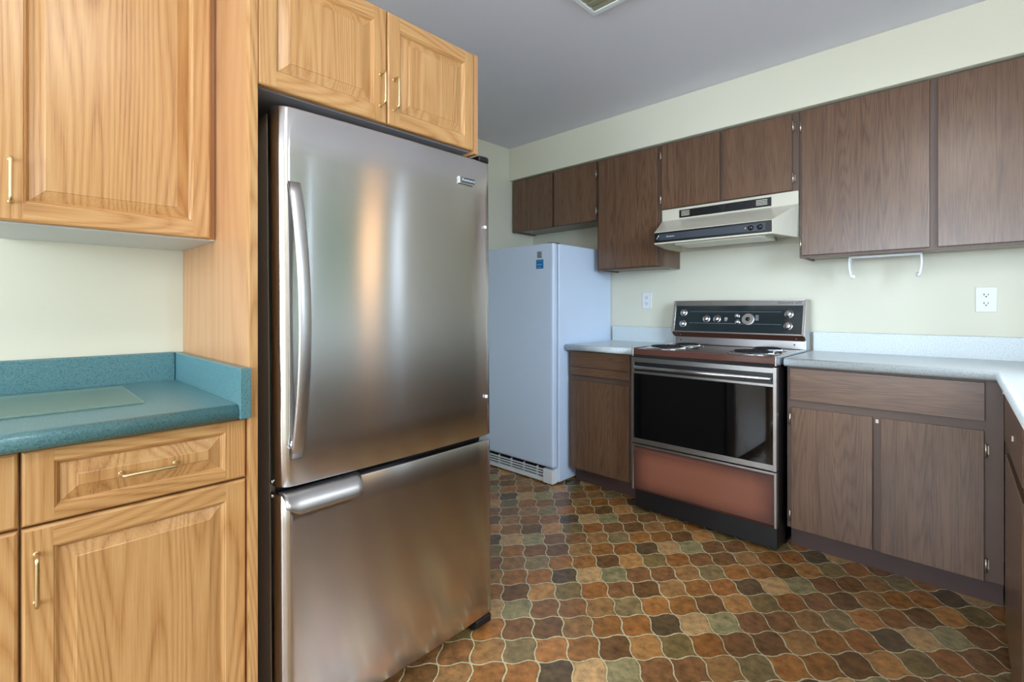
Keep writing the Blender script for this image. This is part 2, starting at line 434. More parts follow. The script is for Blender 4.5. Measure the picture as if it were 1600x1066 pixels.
# ------------------------------------------------------------------ oak side
def panel_door(parent, name, y0, y1, z0, z1, xf, su=0.041, sv=0.041, fu=0.076, fv=0.075, th=0.019):
    """raised panel front in the plane x = xf facing +x"""
    m = MB()
    def rect(iu, iv, h): return [(xf+h, y0+iu, z0+iv), (xf+h, y1-iu, z0+iv), (xf+h, y1-iu, z1-iv), (xf+h, y0+iu, z1-iv)]
    def ring(a, b, mats):
        A = rect(*a); B = rect(*b)
        for k in range(4):
            k2 = (k+1) % 4
            m.add([A[k], A[k2], B[k2], B[k]], [(0, 1, 2, 3)], mats[k])   # k 0 bottom 1 right 2 top 3 left
    hv = [1, 0, 1, 0]; vv = [0, 0, 0, 0]
    m.add(rect(0, 0, -th), [(0, 3, 2, 1)], 0)
    ring((0, 0, -th), (0, 0, -0.005), hv)
    ring((0, 0, -0.005), (0.0015, 0.0015, -0.002), hv)
    ring((0.0015, 0.0015, -0.002), (0.005, 0.005, 0), hv)
    e = 0.005
    # stiles run the full height, rails sit between them
    m.add([(xf, y0+e, z0+e), (xf, y0+su, z0+e), (xf, y0+su, z1-e), (xf, y0+e, z1-e)], [(0, 1, 2, 3)], 0)
    m.add([(xf, y1-su, z0+e), (xf, y1-e, z0+e), (xf, y1-e, z1-e), (xf, y1-su, z1-e)], [(0, 1, 2, 3)], 0)
    m.add([(xf, y0+su, z0+e), (xf, y1-su, z0+e), (xf, y1-su, z0+sv), (xf, y0+su, z0+sv)], [(0, 1, 2, 3)], 1)
    m.add([(xf, y0+su, z1-sv), (xf, y1-su, z1-sv), (xf, y1-su, z1-e), (xf, y0+su, z1-e)], [(0, 1, 2, 3)], 1)
    ring((su, sv, 0), (su+.0015, sv+.0015, -0.0025), hv)
    ring((su+.0015, sv+.0015, -0.0025), (su+.0035, sv+.0035, -0.0028), hv)
    ring((su+.0035, sv+.0035, -0.0028), (su+.007, sv+.007, -0.0075), hv)
    ring((su+.007, sv+.007, -0.0075), (su+.009, sv+.009, -0.0095), hv)
    ring((su+.009, sv+.009, -0.0095), (su+(fu-su)*.45, sv+(fv-sv)*.45, -0.0072), vv)
    ring((su+(fu-su)*.45, sv+(fv-sv)*.45, -0.0072), (fu-.0015, fv-.0015, -0.0022), vv)
    ring((fu-.0015, fv-.0015, -0.0022), (fu, fv, -0.0010), vv)
    m.add(rect(fu, fv, -0.0010), [(0, 1, 2, 3)], 0)
    # bmesh merge would unweld the stile seams, keep faces as laid out
    return m.build(name, [oak_v, oak_hy], parent, fix=True)

def wire_handle(parent, p, along, length, out=(1, 0, 0), proj=0.028, r=0.0036, mat=None):
    p = Vector(p); a = Vector(along).normalized(); n = Vector(out)
    h = length/2; c = 0.008
    pts = [p - a*h, p - a*h + n*(proj-c)]
    for k in range(1, 5):
        t = k/4*math.pi/2; pts.append(p - a*h + n*(proj-c) + n*(c*math.sin(t)) + a*(c*(1-math.cos(t))))
    for k in range(0, 5):
        t = k/4*math.pi/2; pts.append(p + a*h - a*c + n*(proj-c) + n*(c*math.cos(t)) + a*(c*math.sin(t)))
    pts.append(p + a*h)
    m = MB(); m.tube(pts, r, 10)
    m.lathe(p - a*h, n, [(0.0052, 0), (0.0052, 0.0008), (0.0040, 0.002)], 14)
    m.lathe(p + a*h, n, [(0.0052, 0), (0.0052, 0.0008), (0.0040, 0.002)], 14)
    return m.build('handle', mat or brass, parent)

PY0, PY1, PX = 0.4085, 0.4275, -1.25       # tall side panel
m = MB(); m.box(-1.858, PX-0.02, PY0, PY1, 0, 2.003, 0); m.box(PX-0.02, PX, PY0, PY1, 0, 2.003, 1)
o = m.build('side_panel', [oak_panel, oak_v], bevel=0.0008)
tag(o, 'tall oak veneer side panel standing between the teal counter and the steel fridge', 'panel')

# upper oak cabinet above the teal counter (its left neighbour is outside the photo)
UX, UZ = -1.50, 1.318
c = thing('wall_cabinet', (-1.68, 0.2, UZ), 'oak wall cabinet with raised panel door hung above the teal counter', 'cabinet')
m = MB(); m.box(-1.86, UX-0.020, -0.004, 0.4080, UZ+0.001, 2.003, 0); m.build('body', [oak_panel], c)
m = MB(); m.box(-1.859, UX-0.022, 0.0, 0.4075, UZ-0.003, UZ+0.001, 0); m.build('underside', [under_white], c)
d = panel_door(c, 'door', -0.006, 0.394, UZ, 2.003, UX)
wire_handle(d, (UX, 0.016, 1.405), (0, 0, 1), 0.090)

# over-fridge cabinet
c = thing('wall_cabinet', (-1.6, 0.785, 1.672), 'oak two door cabinet mounted high over the stainless steel fridge', 'cabinet')
m = MB(); m.box(-2.06, PX-0.021, 0.4285, 1.124, 1.676, 2.003, 0); m.box(-2.06, PX-0.001, 1.1245, 1.1425, 1.662, 2.004, 0)
m.build('body', [oak_panel], c, 0.0008)
m = MB(); m.box(-2.05, PX-0.025, 0.4285, 1.124, 1.670, 1.676); m.build('underside', [dark_under], c)
d = panel_door(c, 'door', 0.4285, 0.7815, 1.672, 2.003, PX)
wire_handle(d, (PX, 0.760, 1.763), (0, 0, 1), 0.090)
d = panel_door(c, 'door', 0.7845, 1.1235, 1.672, 2.003, PX)
wire_handle(d, (PX, 0.805, 1.763), (0, 0, 1), 0.090)

# base cabinets under the teal counter
BX = -1.265
def oak_base(y0, y1, label, hy):
    c = thing('base_cabinet', (-1.56, (y0+y1)/2, 0), label, 'cabinet', 'oak base cabinets under the teal counter')
    m = MB(); m.box(-1.858, BX-0.021, y0, y1, 0.10, 0.868, 0)
    m.box(-1.858, BX-0.085, y0, y1, 0.0, 0.10, 1); m.build('body', [oak_panel, toe_brown], c)
    dr = panel_door(c, 'drawer', y0+.0015, y1-.0015, 0.727, 0.866, BX, 0.044, 0.024, 0.078, 0.059)
    wire_handle(dr, (BX, hy, 0.793), (0, 1, 0), 0.093)
    d = panel_door(c, 'door', y0+.0015, y1-.0015, 0.105, 0.7225, BX, 0.043, 0.041, 0.076, 0.075)
    return c, d
c, d = oak_base(0.0255, 0.4075, 'oak base cabinet with one drawer and door beside the tall oak panel', 0.2175)
wire_handle(d, (BX, 0.047, 0.628), (0, 0, 1), 0.090)
c, d = oak_base(-0.36, 0.0245, 'oak base cabinet cut off by the left edge, left of the cabinet with brass handles', -0.17)
wire_handle(d, (BX, -0.335, 0.628), (0, 0, 1), 0.090)

# teal countertop: rolled nose, backsplash, end splash against the panel
def nose_profile(zt, zb, r=0.017):
    p = [(0.05, zb), (0.012, zb), (0.004, zb+0.004)]
    p += [(0.0, zb+0.012)]
    for k in range(0, 7):
        t = k/6*math.pi/2; p.append((r*(1-math.cos(t)), zt-r+r*math.sin(t)))
    return p
def counter(path, inner, zt, zb, name, mat, parent):
    """path: front edge left to right seen from above; inner: back boundary points in reverse order"""
    prof = nose_profile(zt, zb); n = len(path); m = MB()
    P = [Vector(p) for p in path]; rows = []
    for d, z in prof:
        row = []
        for i in range(n):
            if i == 0: nn = [(P[1]-P[0]).normalized()]
            elif i == n-1: nn = [(P[-1]-P[-2]).normalized()]
            else: nn = [(P[i]-P[i-1]).normalized(), (P[i+1]-P[i]).normalized()]
            nor = [Vector((-q.y, q.x)) for q in nn]
            if len(nor) == 1: o = nor[0]*d
            else:
                b = (nor[0]+nor[1]).normalized(); o = b*(d/b.dot(nor[0]))
            q = P[i] + o; row.append((q.x, q.y, z))
        rows.append(row)
    vs = [v for r_ in rows for v in r_]
    fs = [(a*n+i, a*n+i+1, (a+1)*n+i+1, (a+1)*n+i) for a in range(len(prof)-1) for i in range(n-1)]
    m.add(vs, fs, 0, True)
    top = rows[-1] + [(q[0], q[1], zt) for q in inner]
    m.add(top, [tuple(range(len(top)))], 0)
    bot = rows[0] + [(q[0], q[1], zb) for q in inner]
    m.add(bot, [tuple(range(len(bot)))[::-1]], 0)
    # ends and back
    for e, q in ((0, inner[-1]), (n-1, inner[0])):
        m.add([r_[e] for r_ in rows] + [(q[0], q[1], zt), (q[0], q[1], zb)], [tuple(range(len(rows)+2))], 0)
    for a in range(len(inner)-1):
        m.add([(inner[a][0], inner[a][1], zt), (inner[a+1][0], inner[a+1][1], zt), (inner[a+1][0], inner[a+1][1], zb), (inner[a][0], inner[a][1], zb)], [(0, 1, 2, 3)], 0)
    return m.build(name, mat, parent)

ct = thing('countertop', (-1.55, 0.0, 0.868), 'teal speckled laminate countertop with matching backsplash on the oak base cabinets', 'countertop')
TZ, TB = 0.905, 0.8685
# path direction chosen so the inward normal points to the wall
counter([(-1.243, -0.36), (-1.243, 0.3835)], [(-1.838, 0.3835), (-1.838, -0.36)], TZ, TB, 'worktop', teal, ct)
m = MB(); m.box(-1.859, -1.8385, -0.36, 0.3835, TB, 0.992); m.build('backsplash', teal, ct, 0.004, 3)
m = MB(); m.box(-1.859, -1.236, 0.3845, 0.4080, 0.872, 0.990); m.build('end_splash', teal, ct, 0.0015)

# frosted glass board
m = MB(); m.prism([(-1.755, -0.20), (-1.425, -0.20), (-1.425, 0.236), (-1.755, 0.240)], 2, TZ+0.0004, TZ+0.0054)
tag(m.build('cutting_board', board_glass, bevel=0.0012), 'frosted green glass cutting board lying flat on the teal countertop', 'cutting board')

# ------------------------------------------------------------------ stainless fridge
FY0, FY1, FX = 0.484, 1.231, -1.25
fr = thing('refrigerator', (FX, (FY0+FY1)/2, 0.0), 'tall brushed stainless steel refrigerator with a freezer drawer below, beside the oak panel', 'refrigerator')
def rounded_slab(y0, y1, z0, z1, xb, xf, r=0.036, rz=0.006, bow=0.006):
    """door slab, large radius on its two upright edges, face gently bowed"""
    m = MB(); poly = [(xb, y0), ]
    N = 6
    for k in range(N+1):
        t = k/N*math.pi/2; poly.append((xf-bow-r+r*math.sin(t), y0+r-r*math.cos(t)))
    W = y1-y0-2*r
    for k in range(1, 12):
        s = k/12; poly.append((xf-bow+bow*math.sin(s*math.pi), y0+r+W*s))
    for k in range(N+1):
        t = k/N*math.pi/2; poly.append((xf-bow-r+r*math.cos(t), y1-r+r*math.sin(t)))
    poly.append((xb, y1))
    n = len(poly); cxm = (xb+xf)/2; cym = (y0+y1)/2
    def ringat(z, sh):
        out = []
        for x, y in poly:
            dy = (sh if y < cym-0.05 else (-sh if y > cym+0.05 else 0)) * (1 if abs(y-cym) > (y1-y0)/2-r*1.2 else 0)
            out.append((x-sh if x > xb+0.001 else x, y+dy, z))
        return out
    zs = [(z0, 0.004), (z0+0.0015, 0.0015), (z0+0.004, 0.0)] + [(z0+(z1-z0)*k/8, 0) for k in range(1, 8)] + [(z1-0.004, 0), (z1-0.0015, 0.0015), (z1, 0.004)]
    vs = [v for z, sh in zs for v in ringat(z, sh)]
    fs = [(a*n+i, a*n+(i+1) % n, (a+1)*n+(i+1) % n, (a+1)*n+i) for a in range(len(zs)-1) for i in range(n)]
    m.add(vs, fs, 0, True)
    m.add(ringat(z0, 0.004), [tuple(range(n))[::-1]], 0); m.add(ringat(z1, 0.004), [tuple(range(n))], 0)
    return m
m = MB(); m.box(-2.0, -1.334, FY0+0.006, FY1-0.006, 0.045, 1.640); m.build('body', grey_side, fr, 0.003)
m = MB(); m.box(-1.345, -1.312, FY0+0.02, FY1-0.02, 0.06, 1.634); m.build('gasket', black_pl, fr)
dt = rounded_slab(FY0, FY1, 0.676, 1.645, -1.312, FX).build('door', stainless, fr)
db = rounded_slab(FY0, FY1, 0.040, 0.660, -1.312, FX).build('freezer_drawer', stainless, fr)
# bowed bar handle
m = MB(); zs0, zs1 = 0.752, 1.450; K = 24; rows = []
for k in range(K+1):
    s = k/K; z = zs0 + (zs1-zs0)*s
    out = 0.016 + 0.058*math.sin(math.pi*s)**0.8
    dz = -math.cos(math.pi*s)*0
    x = FX-0.006+out; th = 0.011
    yl, yr = 0.5060, 0.5375
    rows.append([(x-th, yl+.003, z), (x-th*.2, yl, z), (x+.001, yl+.004, z), (x+.002, (yl+yr)/2, z), (x+.001, yr-.004, z), (x-th*.2, yr, z), (x-th, yr-.003, z)])
n = 7
m.add([v for r_ in rows for v in r_], [(a*n+i, a*n+(i+1) % n, (a+1)*n+(i+1) % n, (a+1)*n+i) for a in range(K) for i in range(n)], 0, True)
m.add(rows[0], [tuple(range(n))], 0); m.add(rows[-1], [tuple(range(n))[::-1]], 0)
hd = m.build('handle', stainless_h, dt)
for z in (0.785, 1.418): m = MB(); m.tube([(FX-0.012, 0.526, z), (FX+0.012, 0.526, z)], 0.008, 12); m.build('handle_post', chrome, hd)
m = MB(); m.tube([(FX-0.012, 0.5090, 0.778), (FX+0.012, 0.5090, 0.778), (FX+0.012, 0.5090, 0.800)], 0.005, 12); m.build('handle_clip', chrome, hd)
# scoop lip of the drawer: a sheet curling out and down from the drawer top
m = MB(); K = 10; YA, YB = FY0+0.004, 0.703; NY = 20; top = []
for j in range(NY+1):
    y = YA + (YB-YA)*j/NY
    e = min(1.0, (YB-y)/0.018); e2 = math.sqrt(max(0.0, 1-(1-e)**2))
    e3 = min(1.0, (y-YA)/0.03)
    for k in range(K+1):
        t = k/K
        x = FX-0.022 + (0.052)*math.sin(t*math.pi/2*1.0) * (0.55+0.45*e2)
        z = 0.665 - 0.050*(t**2.1) * (0.35+0.65*e2)*(0.55+0.45*e3)
        top.append((x, y, z))
fs = [(j*(K+1)+k, j*(K+1)+k+1, (j+1)*(K+1)+k+1, (j+1)*(K+1)+k) for j in range(NY) for k in range(K)]
m.add(top, fs, 0, True)
lip = m.build('drawer_handle', stainless_h, db)
so = lip.modifiers.new('sheet', 'SOLIDIFY'); so.thickness = 0.003; so.offset = 0
for y in (0.525, 0.655): m = MB(); m.lathe((FX-0.010, y, 0.6628), (0.25, 0, 1), [(0.0045, 0), (0.004, 0.0025), (0.001, 0.0035)], 12); m.build('screw', chrome, lip)
# hinge cover, badge, side screws, feet
m = MB()
pts = []
for k in range(9):
    t = k/8*math.pi/2; pts.append((FX-0.030+0.026*math.sin(t), FY1-0.030+0.026*math.cos(t)))
pts = [(FX-0.11, FY1-0.004)] + pts + [(FX-0.006, FY1-0.062), (FX-0.11, FY1-0.062)]
m.prism(pts, 2, 1.645, 1.664); m.build('hinge_cover', black_pl, fr, 0.004, 3)
m = MB(); m.box(FX-0.002, FX+0.004, 1.070, 1.140, 1.548, 1.572); bd = m.build('badge', chrome, dt, 0.0015)
m = MB(); m.box(FX+0.004, FX+0.0046, 1.079, 1.137, 1.552, 1.569); m.build('badge_plate', dgrey, bd)
text(None, 'Kenmore', 0.0145, frame_M((FX+0.0048, 1.108, 1.5612), (0, 1, 0), (0, 0, 1)), print_w, bd, 'badge_lettering', shear=0.2)
for z in (1.413, 0.815):
    m = MB(); m.lathe((FX-0.004, 1.191, z), (1, 0, 0), [(0.0065, 0), (0.0065, 0.004), (0.004, 0.0065), (0.001, 0.007)], 16); m.build('door_plug', white_pl, dt)
for y in (FY0+0.001,):
    for z in (0.688, 0.652):
        m = MB(); m.lathe((FX-0.05, y, z), (0, -1, 0), [(0.006, 0), (0.006, 0.004), (0.002, 0.006)], 12); m.build('edge_screw', chrome, fr)
for y0, y1 in ((FY0+0.01, FY0+0.07), (FY1-0.092, FY1-0.020)):
    m = MB(); m.prism([(-1.345, -0.001), (-1.275, -0.001), (-1.256, 0.012), (-1.254, 0.038), (-1.310, 0.038), (-1.310, 0.046), (-1.345, 0.046)], 1, y0, y1)
    m.build('foot', rubber, fr, 0.004, 3)
for y0, y1 in ((FY0+0.01, FY0+0.05), (FY1-0.05, FY1-0.01)):
    m = MB(); m.box(-1.96, -1.90, y0, y1, 0.002, 0.046); m.build('rear_foot', rubber, fr, 0.004)
m = MB(); m.box(-1.95, -1.352, FY0+0.03, FY1-0.03, 0.012, 0.046); m.build('kick_panel', dark_gap, fr)
fr.rotation_euler = (R(0.36), R(-0.22), 0)
fr.location.z += 0.0015

# ------------------------------------------------------------------ white upright freezer
WX0, WX1, WYF = -2.645, -1.937, 2.412
fz = thing('upright_freezer', ((WX0+WX1)/2, WYF+0.3, 0), 'plain white upright freezer standing in the corner left of the brown base cabinet', 'freezer')
m = MB(); m.box(WX0, WX1, 2.472, 3.085, 0.012, 1.545); m.build('body', white_en, fz, 0.006, 3)
m = MB(); m.box(WX0+0.012, WX1-0.010, 2.458, 2.474, 0.118, 1.538); m.build('gasket', grey_st, fz)
m = MB(); m.box(WX0, WX1, WYF, 2.459, 0.112, 1.548); dz = m.build('door', white_en, fz, 0.014, 4)
for a, b_ in ((-2.028, -1.950), (WX0+0.004, WX0+0.08)): m = MB(); m.box(a, b_, WYF+0.006, 2.472, 0.008, 0.098); m.build('grille_end_cap', white_pl, fz, 0.003)
m = MB(); X0, X1 = WX0+0.081, -2.029
m.box(X0, X1, WYF+0.034, WYF+0.05, 0.012, 0.100, 1)
m.box(X0, X1, WYF+0.014, WYF+0.034, 0.010, 0.036, 0)
for k in range(3): m.box(X0, X1, WYF+0.016, WYF+0.024, 0.048+k*0.017, 0.0555+k*0.017, 0)
q = X0
while q < X1: m.box(q, q+0.003, WYF+0.018, WYF+0.034, 0.036, 0.098, 0); q += 0.118
m.build('grille', [white_pl, dark_gap], fz)
m = MB(); m.box(WX1-0.06, WX1-0.012, WYF+0.01, 2.50, 1.548, 1.553); m.build('hinge', steel_trim, fz, 0.001)
m = MB(); m.box(-2.071, -2.030, WYF-0.0008, WYF+0.0002, 1.455, 1.500, 0)
for k in range(4): m.box(-2.067, -2.034+(-0.008 if k % 2 else 0), WYF-0.0012, WYF-0.0007, 1.461+k*0.0095, 1.465+k*0.0095, 1)
m.build('grey_label', [grey_st, dgrey], dz)
m = MB(); m.box(-2.079, -2.018, WYF-0.0008, WYF+0.0002, 1.387, 1.446, 0)
m.box(-2.073, -2.030, WYF-0.0012, WYF-0.0007, 1.411, 1.417, 1); m.box(-2.070, -2.040, WYF-0.0012, WYF-0.0007, 1.395, 1.399, 1)
m.box(-2.073, -2.024, WYF-0.0012, WYF-0.0007, 1.436, 1.438, 1)
m.build('blue_label', [blue_st, lblue], dz)

# ------------------------------------------------------------------ brown cabinets
UF = 2.82; UFR = 2.838
def flat_door(parent, name, x0, x1, z0, z1, yf, mat=None, th=0.017):
    m = MB(); m.box(x0, x1, yf, yf+th, z0, z1)
    return m.build(name, mat or wal_v, parent, 0.0012)
def hinge(parent, x, z, yf, side, h=0.055):
    """wrap hinge on the frame beside a door edge; side -1 the frame lies left of x"""
    m = MB()
    s = side
    m.tube([(x+s*0.005, yf-0.001, z-h*.36), (x+s*0.005, yf-0.001, z+h*.36)], 0.0046, 10)
    for k in (-1, 1): m.lathe((x+s*0.005, yf-0.001, z+k*h*.36), (0, 0, k), [(0.0046, 0), (0.0036, 0.004), (0.001, 0.007)], 10)
    m.box(min(x+s*0.004, x+s*0.013), max(x+s*0.004, x+s*0.013), yf+0.012, yf+0.0175, z-h*.30, z+h*.30)
    return m.build('hinge', hinge_m, parent)
def upper(x0, x1, z0, doors, label, zt=SOF-0.002, flange=0.014, back=3.088):
    c = thing('wall_cabinet', ((x0+x1)/2, 2.96, z0), label, 'cabinet', 'brown laminate wall cabinets under the soffit')
    m = MB()
    m.box(x0, x0+0.016, UFR+0.018, back, z0, zt, 0); m.box(x1-0.016, x1, UFR+0.018, back, z0, zt, 0)
    m.box(x0+0.016, x1-0.016, UFR+0.018, back, zt-0.016, zt, 0)
    m.box(x0+0.016, x1-0.016, UFR+0.018, back, z0+0.006, z0+0.022, 0)
    m.box(x0+0.016, x1-0.016, back-0.006, back, z0+0.02, zt-0.016, 0)
    m.build('body', wal_v, c)
    m = MB()
    xs = [x0] + [v for d in doors for v in (d[0]+0.010, d[1]-0.010)] + [x1]
    for i in range(0, len(xs), 2): m.box(xs[i], xs[i+1], UFR, UFR+0.018, z0, zt)
    for i in range(1, len(xs)-1, 2):
        m.box(xs[i], xs[i+1], UFR, UFR+0.018, z0, z0+0.03); m.box(xs[i], xs[i+1], UFR, UFR+0.018, zt-0.03, zt)
    m.build('face_frame', wal_frame, c)
    for d in doors:
        dd = flat_door(c, 'door', d[0], d[1], d[2], 2.134, UF)
        if d[3]:
            s = d[3]; xx = d[1] if s > 0 else d[0]
            zz = (d[2] + (2.134-d[2])*0.16, 2.134-(2.134-d[2])*0.16) if d[2] > 1.6 else (d[2]+0.06, 2.134-0.075)
            for z in zz: hinge(dd, xx, z, UF, s)
    return c
upper(-2.686, -1.8905, 1.735, [(-2.672, -2.276, 1.737, 0), (-2.258, -1.894, 1.737, 0)], 'short brown two door wall cabinet hung over the white freezer')
# its exposed right hinges sit on the stile it shares with the next cabinet
upper(-1.889, -1.4135, 1.388, [(-1.868, -1.438, 1.398, 0)], 'tall narrow brown wall cabinet with one door, left of the range hood')
upper(-1.412, -0.6605, 1.738, [(-1.408, -1.058, 1.742, 0), (-1.040, -0.690, 1.742, 1)], 'short brown two door wall cabinet right above the range hood')
upper(-0.659, 0.45, 1.388, [(-0.645, -0.150, 1.400, -1), (-0.122, 0.42, 1.400, 0)], 'large brown wall cabinet with glare on its doors, right of the range hood')
for ob in D.objects:
    pass
def find_door(root_prefix_label, idx):
    for o_ in COL.objects:
        if o_.get('label') == root_prefix_label:
            return [k for k in COL.objects if k.parent == o_ and k.name.split('.')[0] == 'door'][idx]
dd = find_door('short brown two door wall cabinet hung over the white freezer', 1)
for z in (1.80, 2.055): hinge(dd, -1.894, z, UF, 1, 0.05)
dd = find_door('short brown two door wall cabinet right above the range hood', 0)
for z in (1.80, 2.075): hinge(dd, -1.410, z, UF, -1, 0.05)

# base cabinets
DF = 2.54; FF = 2.557; TOE = 2.625
def base(x0, x1, label):
    c = thing('base_cabinet', ((x0+x1)/2, 2.8, 0), label, 'cabinet', 'brown laminate base cabinets along the stove wall')
    m = MB(); m.box(x0, x1, FF+0.018, 3.085, 0.105, 0.861, 0); m.build('body', [wal_v], c)
    m = MB(); m.box(x0, x1, FF, FF+0.018, 0.105, 0.861, 0); m.build('face_frame', [wal_frame], c, 0.0008)
    m = MB(); m.box(x0, x1, TOE, TOE+0.018, 0.0, 0.105, 0); m.box(x0, x1, TOE+0.018, 3.085, 0.0, 0.1045, 0); m.build('toe_kick', [toe_brown], c)
    return c
c = base(-1.918, -1.412, 'narrow brown base cabinet between the white freezer and the stove')
flat_door(c, 'drawer', -1.899, -1.470, 0.757, 0.857, DF, wal_hx)
flat_door(c, 'pull_out_board', -1.899, -1.470, 0.706, 0.7545, DF, wal_hx)
dd = flat_door(c, 'door', -1.896, -1.474, 0.108, 0.672, DF)
c = base(-0.645, 0.074, 'wide brown base cabinet with two doors right of the stove')
flat_door(c, 'drawer_front', -0.630, 0.023, 0.706, 0.852, DF, wal_hx)
dd = flat_door(c, 'door', -0.625, -0.318, 0.108, 0.670, DF)
for z in (0.615, 0.165): hinge(dd, -0.625, z, DF, -1)
dd = flat_door(c, 'door', -0.290, 0.021, 0.108, 0.670, DF)
for z in (0.598, 0.168): hinge(dd, 0.021, z, DF, 1)
m = MB(); m.box(-0.309, -0.299, FF-0.002, FF+0.0005, 0.645, 0.660); m.build('door_catch', hinge_m, c)

# right-hand run, seen edge-on at the right border; its front swings out a little toward the room
SL = 0.0208
def rx(y, off): return off + SL*(2.5-y)
def slab(m, off0, off1, ya, yb, z0, z1, mi=0):
    m.prism([(rx(ya, off0), ya), (off1, ya), (off1, yb), (rx(yb, off0), yb)], 2, z0, z1, mi)
def skin(m, off0, th, ya, yb, z0, z1, mi=0):
    m.prism([(rx(ya, off0), ya), (rx(ya, off0)+th, ya), (rx(yb, off0)+th, yb), (rx(yb, off0), yb)], 2, z0, z1, mi)
c = thing('base_cabinet', (0.4, 1.2, 0), 'brown base cabinet running toward the camera along the right edge of the photo', 'cabinet')
m = MB(); slab(m, 0.096, 0.695, 0.30, FF-0.002, 0.105, 0.861); m.build('body', [wal_v], c)
m = MB(); skin(m, 0.077, 0.018, 0.30, FF-0.002, 0.105, 0.861); m.build('face_frame', [wal_frame], c)
m = MB(); slab(m, 0.112, 0.695, 0.30, TOE-0.002, 0.0, 0.105); m.build('toe_kick', [toe_brown], c)
for ya, yb in ((2.235, 1.66), (1.62, 1.04), (1.0, 0.42)):
    m = MB(); skin(m, 0.060, 0.017, ya, yb, 0.706, 0.852); dr = m.build('drawer', [wal_hy], c, 0.0012)
    m = MB(); skin(m, 0.060, 0.017, ya-0.03, yb, 0.108, 0.670); dd = m.build('door', [wal_v], c, 0.0012)
    if ya > 2:
        m = MB(); m.box(rx(1.9, 0.060)-0.003, rx(1.9, 0.060), 1.90, 1.906, 0.768, 0.782); m.build('catch', hinge_m, dr)

# pale grey countertops
GZ, GB = 0.899, 0.8615
ct = thing('countertop', (-1.65, 2.8, GB), 'short pale grey countertop between the white freezer and the stove', 'countertop')
counter([(-1.916, 2.508), (-1.400, 2.508)], [(-1.400, 3.066), (-1.916, 3.066)], GZ, GB, 'worktop', greyc, ct)
m = MB(); m.box(-1.916, -1.400, 3.067, 3.089, GB, 1.003); m.build('backsplash', greyc, ct, 0.004, 3)
ct = thing('countertop', (-0.2, 2.8, GB), 'long pale grey countertop turning the corner right of the stove', 'countertop')
counter([(-0.648, 2.508), (0.051, 2.508), (rx(0.30, 0.051), 0.30)], [(0.678, 0.30), (0.678, 3.066), (-0.648, 3.066)], GZ, GB, 'worktop', greyc, ct)
m = MB(); m.box(-0.648, 0.677, 3.067, 3.089, GB, 1.003); m.box(0.679, 0.699, 0.30, 3.066, GB, 1.003); m.build('backsplash', greyc, ct, 0.004, 3)
m = MB(); m.box(rx(2.12, 0.051)-0.0008, rx(2.12, 0.051)+0.004, 2.118, 2.122, GB+0.006, GZ-0.016); m.build('seam', pale_edge, ct)

# ------------------------------------------------------------------ stove
SX0, SX1 = -1.392, -0.656; SF = 2.43
st = thing('stove', ((SX0+SX1)/2, 2.7, 0), 'coppertone electric coil stove with black glass oven door and control panel', 'stove')
m = MB(); m.box(SX0+0.006, SX1-0.006, 2.462, 3.04, 0.02, 0.868); m.build('body', black_pl, st, 0.002)
m = MB(); m.box(SX0+0.012, SX1-0.006, 2.60, 2.64, 0.0, 0.118); m.box(SX0+0.012, SX1-0.012, 2.64, 3.02, 0.0, 0.02); m.build('kick_plate', dark_gap, st)
# cooktop with burner openings simplified as drip bowls set in rims
m = MB(); m.box(SX0+0.008, SX1-0.008, SF+0.002, 2.955, 0.872, 0.908); m.build('cooktop', copper_top, st, 0.006, 3)
for x in (SX0, SX1-0.009): m = MB(); m.box(x, x+0.009, SF, 2.955, 0.866, 0.912); m.build('side_trim', chrome, st, 0.002)
m = MB(); m.box(SX0+0.008, SX1-0.008, SF+0.006, 2.462, 0.858, 0.872); m.build('cooktop_gap', dark_gap, st)
def burner(cx, cy, r):
    m = MB()
    m.lathe((cx, cy, 0.908), (0, 0, 1), [(r+0.014, 0), (r+0.014, 0.002), (r+0.009, 0.0048), (r+0.002, 0.0045), (r-0.002, 0.0012), (r*0.5, 0.0008), (0.004, 0.0008)], 40)
    b = m.build('drip_bowl', chrome, st)
    m = MB(); turns = 4 if r > 0.09 else 3; N = turns*28; pts = []
    for k in range(N+1):
        a = k/28*2*math.pi; rr = 0.020 + (r-0.012-0.020)*k/N
        pts.append((cx+rr*math.cos(a), cy+rr*math.sin(a), 0.9195))
    m.tube(pts, 0.0042, 8)
    m.build('burner_coil', coil_m, b)
    m = MB()
    for k in range(3):
        a = k*2*math.pi/3+0.5; d = Vector((math.cos(a), math.sin(a), 0)); q = Vector((-d.y, d.x, 0))*0.0018
        A = Vector((cx, cy, 0.909)); B = A + d*(r-0.006)
        m.add([A-q, A+q, B+q, B-q] + [v+Vector((0, 0, 0.0065)) for v in (A-q, A+q, B+q, B-q)], [(0, 1, 2, 3), (4, 5, 6, 7), (0, 1, 5, 4), (1, 2, 6, 5), (2, 3, 7, 6), (3, 0, 4, 7)])
    m.build('coil_support', chrome, b)
burner(-1.247, 2.565, 0.102); burner(-0.800, 2.565, 0.102); burner(-1.235, 2.800, 0.078); burner(-0.800, 2.800, 0.078)
